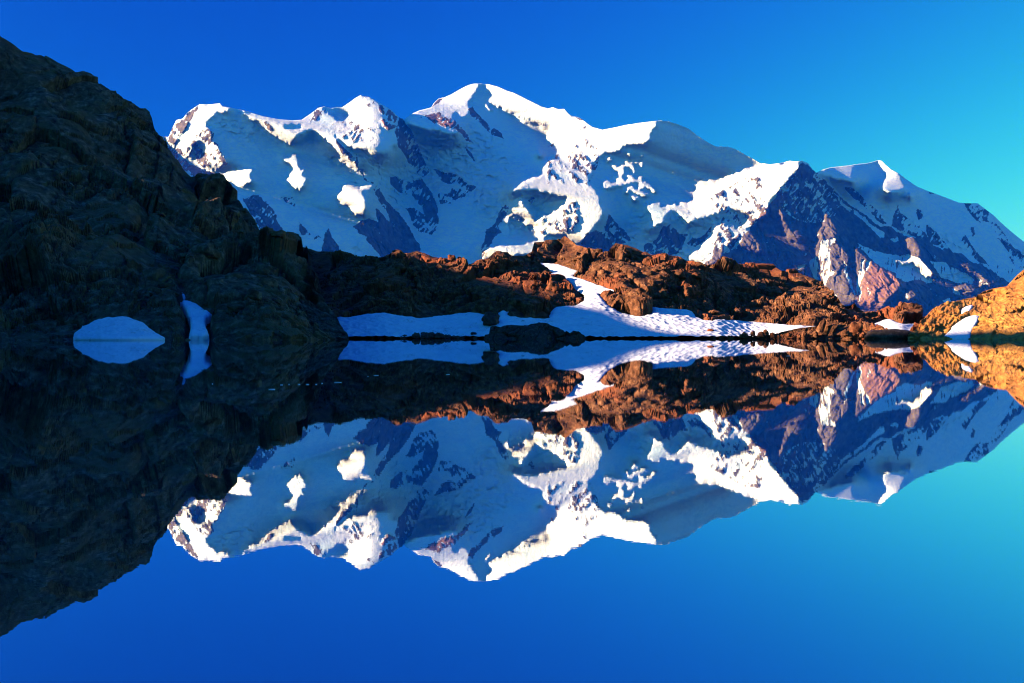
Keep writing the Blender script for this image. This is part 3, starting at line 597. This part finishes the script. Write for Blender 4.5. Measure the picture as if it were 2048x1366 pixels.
PATCH_B = np.array(tz(1750, 520, 6.83, [(1160,790),(1180,740),(1170,690),(1240,640),(1340,615),(1330,660),(1300,710),(1290,730),(1220,750)]))
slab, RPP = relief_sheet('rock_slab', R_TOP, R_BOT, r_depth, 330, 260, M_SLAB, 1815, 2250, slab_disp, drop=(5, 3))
finish(slab, 'golden sunlit rock slab sloping into the right side of the lake', 'rock slab', 'structure')

# ------------------------------------------------------------------ single snow patches
def snow_patch(poly, depth, label, lift, n=110, cup=0.55, normal=None, zmin=0.05):
    poly = np.asarray(poly, float); a, b = poly.min(0), poly.max(0)
    u, v = np.meshgrid(np.linspace(a[0] - 1, b[0] + 1, n), np.linspace(a[1] - 1, b[1] + 1, n))
    m = inside(u + 1.5 * fbm(np.stack((u / 6, v / 6, 0 * u), -1), 3, 81), v, poly); k = m[:-1, :-1] & m[1:, :-1] & m[1:, 1:] & m[:-1, 1:]
    P = world_pt(u, v, depth(u, v)); N = grid_normals(P); e = np.clip(blur(m.astype(float), 5, 2) * 2 - 1, 0, 1)
    P = P + N * (lift * (0.25 + 0.75 * np.sqrt(e)) + suncups(P, cup) * (0.3 + 0.7 * e))[..., None]
    q = grid_quads(n, n, k); idx = np.unique(q); rm = np.full(n * n, -1); rm[idx] = np.arange(len(idx))
    V0 = P.reshape(-1, 3)[idx]; Q = rm[q]
    e1 = np.concatenate((Q[:, [0, 1]], Q[:, [1, 2]], Q[:, [2, 3]], Q[:, [3, 0]])); key = np.sort(e1, 1); _, inv, cnt = np.unique(key, axis=0, return_inverse=True, return_counts=True)
    be = e1[cnt[inv.ravel()] == 1]; N0 = N.reshape(-1, 3)[idx]; V1 = V0 - N0 * (lift + 0.5)      # skirt down into the rock: a slab of snow with thickness
    nV = len(V0); side = np.stack((be[:, 1], be[:, 0], be[:, 0] + nV, be[:, 1] + nV), -1)
    return finish(link('snow_patch', make_mesh('snow_patch', np.concatenate((V0, V1)), np.concatenate((Q, side)), M_SNOW)), label, 'snow patch', group='snow patches on the shores')
cl_on = lambda u, v: cl_depth(u, np.minimum(v, 681)) - 0.2
dome_d = lambda u, v: cl_depth(u, np.minimum(v, 681)) - 2.5 * np.clip(1 - ((u - 240) / 95) ** 2, 0, 1) - 0.2
snow_patch(DOME, dome_d, 'rounded snow patch at the water below the dark cliff', 0.35, 150)
snow_patch(GUL, cl_on, 'narrow snow tongue in a gully between dark rock slabs', 0.7, 110)
snow_patch(SLIV, cl_on, 'tiny sliver of snow above the gully snow tongue', 0.7, 40)
snow_patch(PATCH_A, lambda u, v: r_depth(u, v) - 0.9, 'snow wedge reaching the water on the golden slab', 0.25, 120)
snow_patch(PATCH_B, lambda u, v: r_depth(u, v) - 0.9, 'small bright snow patch higher on the golden slab', 0.25, 60)
print('patches', time.time() - T0)

# ------------------------------------------------------------------ boulders
def boulder_mesh(seed, mat, rough=0.22, nlat=18, nlon=26, flat=0.0):
    th = np.linspace(0.0, math.pi, nlat); ph = np.linspace(0, 2 * math.pi, nlon, endpoint=False); TH, PH = np.meshgrid(th, ph, indexing='ij')
    d = np.stack((np.sin(TH) * np.cos(PH), np.sin(TH) * np.sin(PH), np.cos(TH)), -1)
    d = d / ((np.abs(d) ** 2.5).sum(-1, keepdims=True) ** (1 / 2.5)) * 0.95
    f, c, _ = cells(d * 1.5 + seed * 3.1, seed); r = 0.86 + rough * f + 0.20 * fbm(d * 1.1 + seed, 3, seed) - 0.06 * np.exp(-c * 10) + 0.05 * fbm(d * 5 + seed, 2, seed + 1)
    P = d * r[..., None]; P[..., 2] = np.where(P[..., 2] < -0.35, -0.35 + (P[..., 2] + 0.35) * 0.3, P[..., 2])
    i = np.arange(nlat * nlon).reshape(nlat, nlon); j = np.roll(i, -1, 1)
    return make_mesh('boulder', P, np.stack((i[:-1], i[1:], j[1:], j[:-1]), -1).reshape(-1, 4), mat)
B_DARK = [boulder_mesh(s, M_WET) for s in range(1, 6)]; B_BROWN = [boulder_mesh(s, M_HILL) for s in range(11, 16)]; B_SMOOTH = [boulder_mesh(s, M_WET, 0.10) for s in (21, 22)]
def boulder(me, u, vb, wpx, hpx, d, label, group=None, name='boulder', depth=1.0, rz=0.0, lean=0.0):
    """a boulder whose foot stands at bearing u, row vb, distance d; wpx and hpx are its breadth and height"""
    s = d / F; o = link(name, me); p = world_pt(np.array(float(u)), np.array(float(vb)), np.array(float(d)))
    w, h = wpx * s / 2 / 0.9, hpx * s / 1.15
    o.location = (p[0], p[1], p[2] + 0.30 * h); o.scale = (w, w * depth, h); o.rotation_euler = (0, lean, rz)
    return finish(o, label, 'boulder', group=group)
IS_TOP = [(966, 679), (970, 669), (978, 668), (981, 654), (990, 651), (1001, 654), (1008, 651), (1022, 650), (1056, 650), (1062, 647), (1080, 645), (1095, 646), (1103, 650), (1118, 656), (1128, 665), (1133, 660), (1140, 665), (1147, 660), (1158, 661), (1163, 668), (1169, 670), (1173, 679)]
def islet_depth(u, v): return 227.5 + (678 - v) * 0.11 + 1.6 * ((u - 1070) / 100) ** 2
def islet_disp(P, u, v):
    f1, c1, _ = cells(P / np.array((3.2, 3.2, 2.2)) + 0.4, 421); return 0.75 * f1 - 0.35 * np.exp(-c1 * 14) + rock_detail(P, 1.3, 423, 0.3) * 0.35
islet, ISP = relief_sheet('rock_islet', IS_TOP, [(966, 683), (1173, 683)], islet_depth, 260, 60, M_WET, 966, 1173, islet_disp, drop=(1.0, 0.7), back=5)
finish(islet, 'low dark rock islet in front of the shaded snow bank', 'rock islet')
hd = lambda u, v: float(h_depth(np.array([[float(u)]]), np.array([[float(v)]]))[0, 0])
boulder(B_DARK[1], 981, 648, 36, 22, hd(981, 648) - 1.0, 'dark boulder standing alone in the shaded snowfield')
boulder(B_BROWN[0], 903, 526, 19, 17, 291, 'pale pointed sunlit boulder on the crest of the dark hill')
boulder(B_BROWN[1], 920, 527, 18, 13, 291, 'lower sunlit boulder beside the pale pointed one on the crest')
boulder(B_BROWN[2], 1421, 663, 17, 5, hd(1421, 663) - 0.8, 'flat brown stone lying on the sunlit snow')
boulder(B_DARK[2], 947, 669, 14, 5, hd(947, 669) - 0.8, 'flat dark stone on the shaded snow near the water')
boulder(B_DARK[3], 1046, 644, 9, 3, hd(1046, 644) - 0.7, 'tiny dark stone in the snow above the islet')
# dark stones along the water under the snow
r2 = np.random.default_rng(5)
for k in range(46):
    u = r2.uniform(795, 936) if k < 34 else r2.choice([705, 722, 733, 778, 784, 792, 700, 745, 762, 950])
    e = math.exp(-((u - 855) / 55) ** 2); h = r2.uniform(3, 5) + 7 * e * r2.uniform(0.3, 1)
    boulder(B_DARK[k % 5], u + r2.uniform(-2, 2), 677.6 - (3.5 * e * r2.random()), h * r2.uniform(1.5, 2.4), h, 238.0 + r2.uniform(-0.5, 1.0), 'small dark stone in the strip of stones between snow and water', 'stones along the snow edge', depth=0.9, rz=r2.uniform(0, 6))
# rocky spit on the right
SP_TOP = [(1385, 681.5), (1470, 679), (1520, 671), (1545, 667), (1590, 657), (1640, 650), (1680, 648), (1705, 648), (1720, 658), (1735, 668), (1745, 664), (1770, 660), (1800, 661), (1822, 668), (1842, 678.5)]
SP_BOT = [(1385, 681), (1842, 682)]
def spit_depth(u, v): return 230 + (678 - v) * 0.12 + 0 * u
def spit_disp(P, u, v): return rock_detail(P, 2.0, 401) * 0.55 * np.clip((1842 - u) / 20, 0.1, 1) * np.where(u > 1725, 0.35, 1.0)
spit, SPP = relief_sheet('rock_spit', SP_TOP, SP_BOT, spit_depth, 420, 60, M_HILL, 1386, 1841, spit_disp, drop=(1.2, 0.9), back=5)
finish(spit, 'low rocky spit at the edge of the sunlit snow', 'rock spit', 'structure')
boulder(B_SMOOTH[0], 1782, 679, 116, 21, 226, 'long smooth black boulder lying in the water by the golden slab', depth=0.5)
boulder(B_BROWN[3], 1640, 668, 15, 30, 231.0, 'upright pointed rock blade on the spit', lean=0.35, depth=0.6)
boulder(B_BROWN[4], 1662, 669, 13, 25, 231.5, 'second leaning rock blade on the spit', lean=0.65, depth=0.6)
boulder(B_BROWN[0], 1711, 667, 30, 24, 231.5, 'large brown block at the end of the spit', depth=0.8)
for k in range(44):
    u = 1410 + 330 * r2.random() ** 0.7; h = r2.uniform(4, 11) * (0.55 if u < 1480 else 1.0)
    boulder(B_BROWN[k % 5], u, 678 - r2.uniform(0, 9) * (0.4 if u < 1500 else 1), h * r2.uniform(1.1, 2.0), h, 229.4 + r2.uniform(-0.4, 0.6), 'brown stone in the jumble of stones on the spit', 'stones on the spit', depth=0.9, rz=r2.uniform(0, 6))
# fallen blocks on the cliff and on the hill
def scatter(PG, n, u_rng, v_rng, sizes, meshes, label, group, seed, sink=0.15):
    r = np.random.default_rng(seed); D = PG[..., 1]; Uq = CX + F * PG[..., 0] / D; Vq = HY - F * (PG[..., 2] - CAMZ) / D
    s = np.argwhere((Uq > u_rng[0]) & (Uq < u_rng[1]) & (Vq > v_rng[0]) & (Vq < v_rng[1]))
    for k, (i, j) in enumerate(s[r.choice(len(s), n, replace=False)]):
        o = link('boulder', meshes[k % len(meshes)]); z = sizes[0] * (sizes[1] / sizes[0]) ** (r.random() ** 2.2)
        o.scale = (z * r.uniform(0.8, 1.4), z * r.uniform(0.8, 1.3), z * r.uniform(0.6, 1.0)); o.location = PG[i, j] + np.array((0, 0, -sink * z)); o.rotation_euler = (r.uniform(-.3, .3), r.uniform(-.3, .3), r.uniform(0, 6.28))
        size = 'small' if z < sizes[0] * 1.5 else 'large' if z > sizes[1] * 0.62 else 'mid sized'
        finish(o, size + ' ' + label, 'boulder', group=size + ' ' + group)
B_CLIFF = [boulder_mesh(s, M_CLIFF) for s in range(31, 35)]
scatter(CLP, 130, (300, 560), (420, 640), (0.5, 2.6), B_CLIFF, 'dark fallen block in the scree of the shaded cliff', 'blocks in the cliff scree', 3)
def off_snow(PG):
    D = PG[..., 1]; Uq = CX + F * PG[..., 0] / D; Vq = HY - F * (PG[..., 2] - CAMZ) / D
    m = smooth_mask(Uq, Vq) < 0.02; return PG[m][:, None, :]
HB = off_snow(HP)
scatter(HB, 70, (1060, 1400), (480, 610), (0.4, 2.0), B_BROWN, 'rust brown block on the sunlit gully side of the hill', 'blocks on the sunlit hill', 4)
scatter(HB, 60, (640, 1060), (515, 625), (0.4, 1.6), B_BROWN, 'dark block on the shaded lakeward face of the hill', 'blocks on the shaded hill', 6)

# ------------------------------------------------------------------ chips floating on the water
M_CHIP = snow_material('floating_ice', 20, 0.002)
def chip(u, v, wpx):
    d = CAMZ * F / (v - HY); s = d / F; n = 9; a = np.linspace(0, 2 * math.pi, n, endpoint=False); r = np.random.default_rng(int(u + v)); rad = r.uniform(0.6, 1.0, n)
    w = wpx * s / 2; x = np.cos(a) * rad * w; y = np.sin(a) * rad * w * 0.8
    V0 = np.concatenate((np.stack((x, y, np.full(n, 0.012)), -1), np.stack((x * .9, y * .9, np.full(n, -0.01)), -1), [(0, 0, 0.016)]))
    i = np.arange(n); j = (i + 1) % n
    q = np.concatenate((np.stack((i, i + n, j + n), -1), np.stack((i, j + n, j), -1), np.stack((i, j, np.full(n, 2 * n)), -1)))
    o = link('ice_chip', make_mesh('ice_chip', V0, q, M_CHIP)); o.location = ((u - CX) / F * d, d, 0)
    finish(o, 'thin pale chip of ice floating on the still lake', 'ice chip', group='chips floating on the lake')
for u, v, w in ((544, 779, 15), (563, 770, 7), (578, 769, 4), (598, 769, 6), (615, 769, 9), (632, 769, 5), (644, 767, 4), (675, 765, 18), (752, 751, 11), (736, 753, 3), (896, 749, 9), (1577, 712, 12), (1963, 698, 8), (425, 768, 4)): chip(u, v, w)
print('all', time.time() - T0)
# ------------------------------------------------------------------ air
def haze_box(x0, x1, y0, y1, z0, z1, density, colour):
    m = bpy.data.materials.new('thin_mountain_air'); m.use_nodes = True; t = m.node_tree
    t.nodes.remove(t.nodes['Principled BSDF']); v = t.nodes.new('ShaderNodeVolumePrincipled')
    v.inputs['Color'].default_value = colour + (1,); v.inputs['Density'].default_value = density
    v.inputs['Absorption Color'].default_value = (1, 1, 1, 1); v.inputs['Anisotropy'].default_value = 0.0
    t.links.new(v.outputs[0], t.nodes['Material Output'].inputs['Volume'])
    c = [(x, y, z) for x in (x0, x1) for y in (y0, y1) for z in (z0, z1)]
    o = link('haze', make_mesh('haze', c, [(0, 1, 3, 2), (4, 6, 7, 5), (0, 4, 5, 1), (2, 3, 7, 6), (0, 2, 6, 4), (1, 5, 7, 3)], m, False))
    finish(o, 'thin blue mountain air between the lake and the massif', 'haze', 'stuff')
SC.cycles.volume_bounces = 0
haze_box(-8500, 8500, -900, 16500, -12, 2750, 2.1e-5, (0.0, 0.12, 1.0))
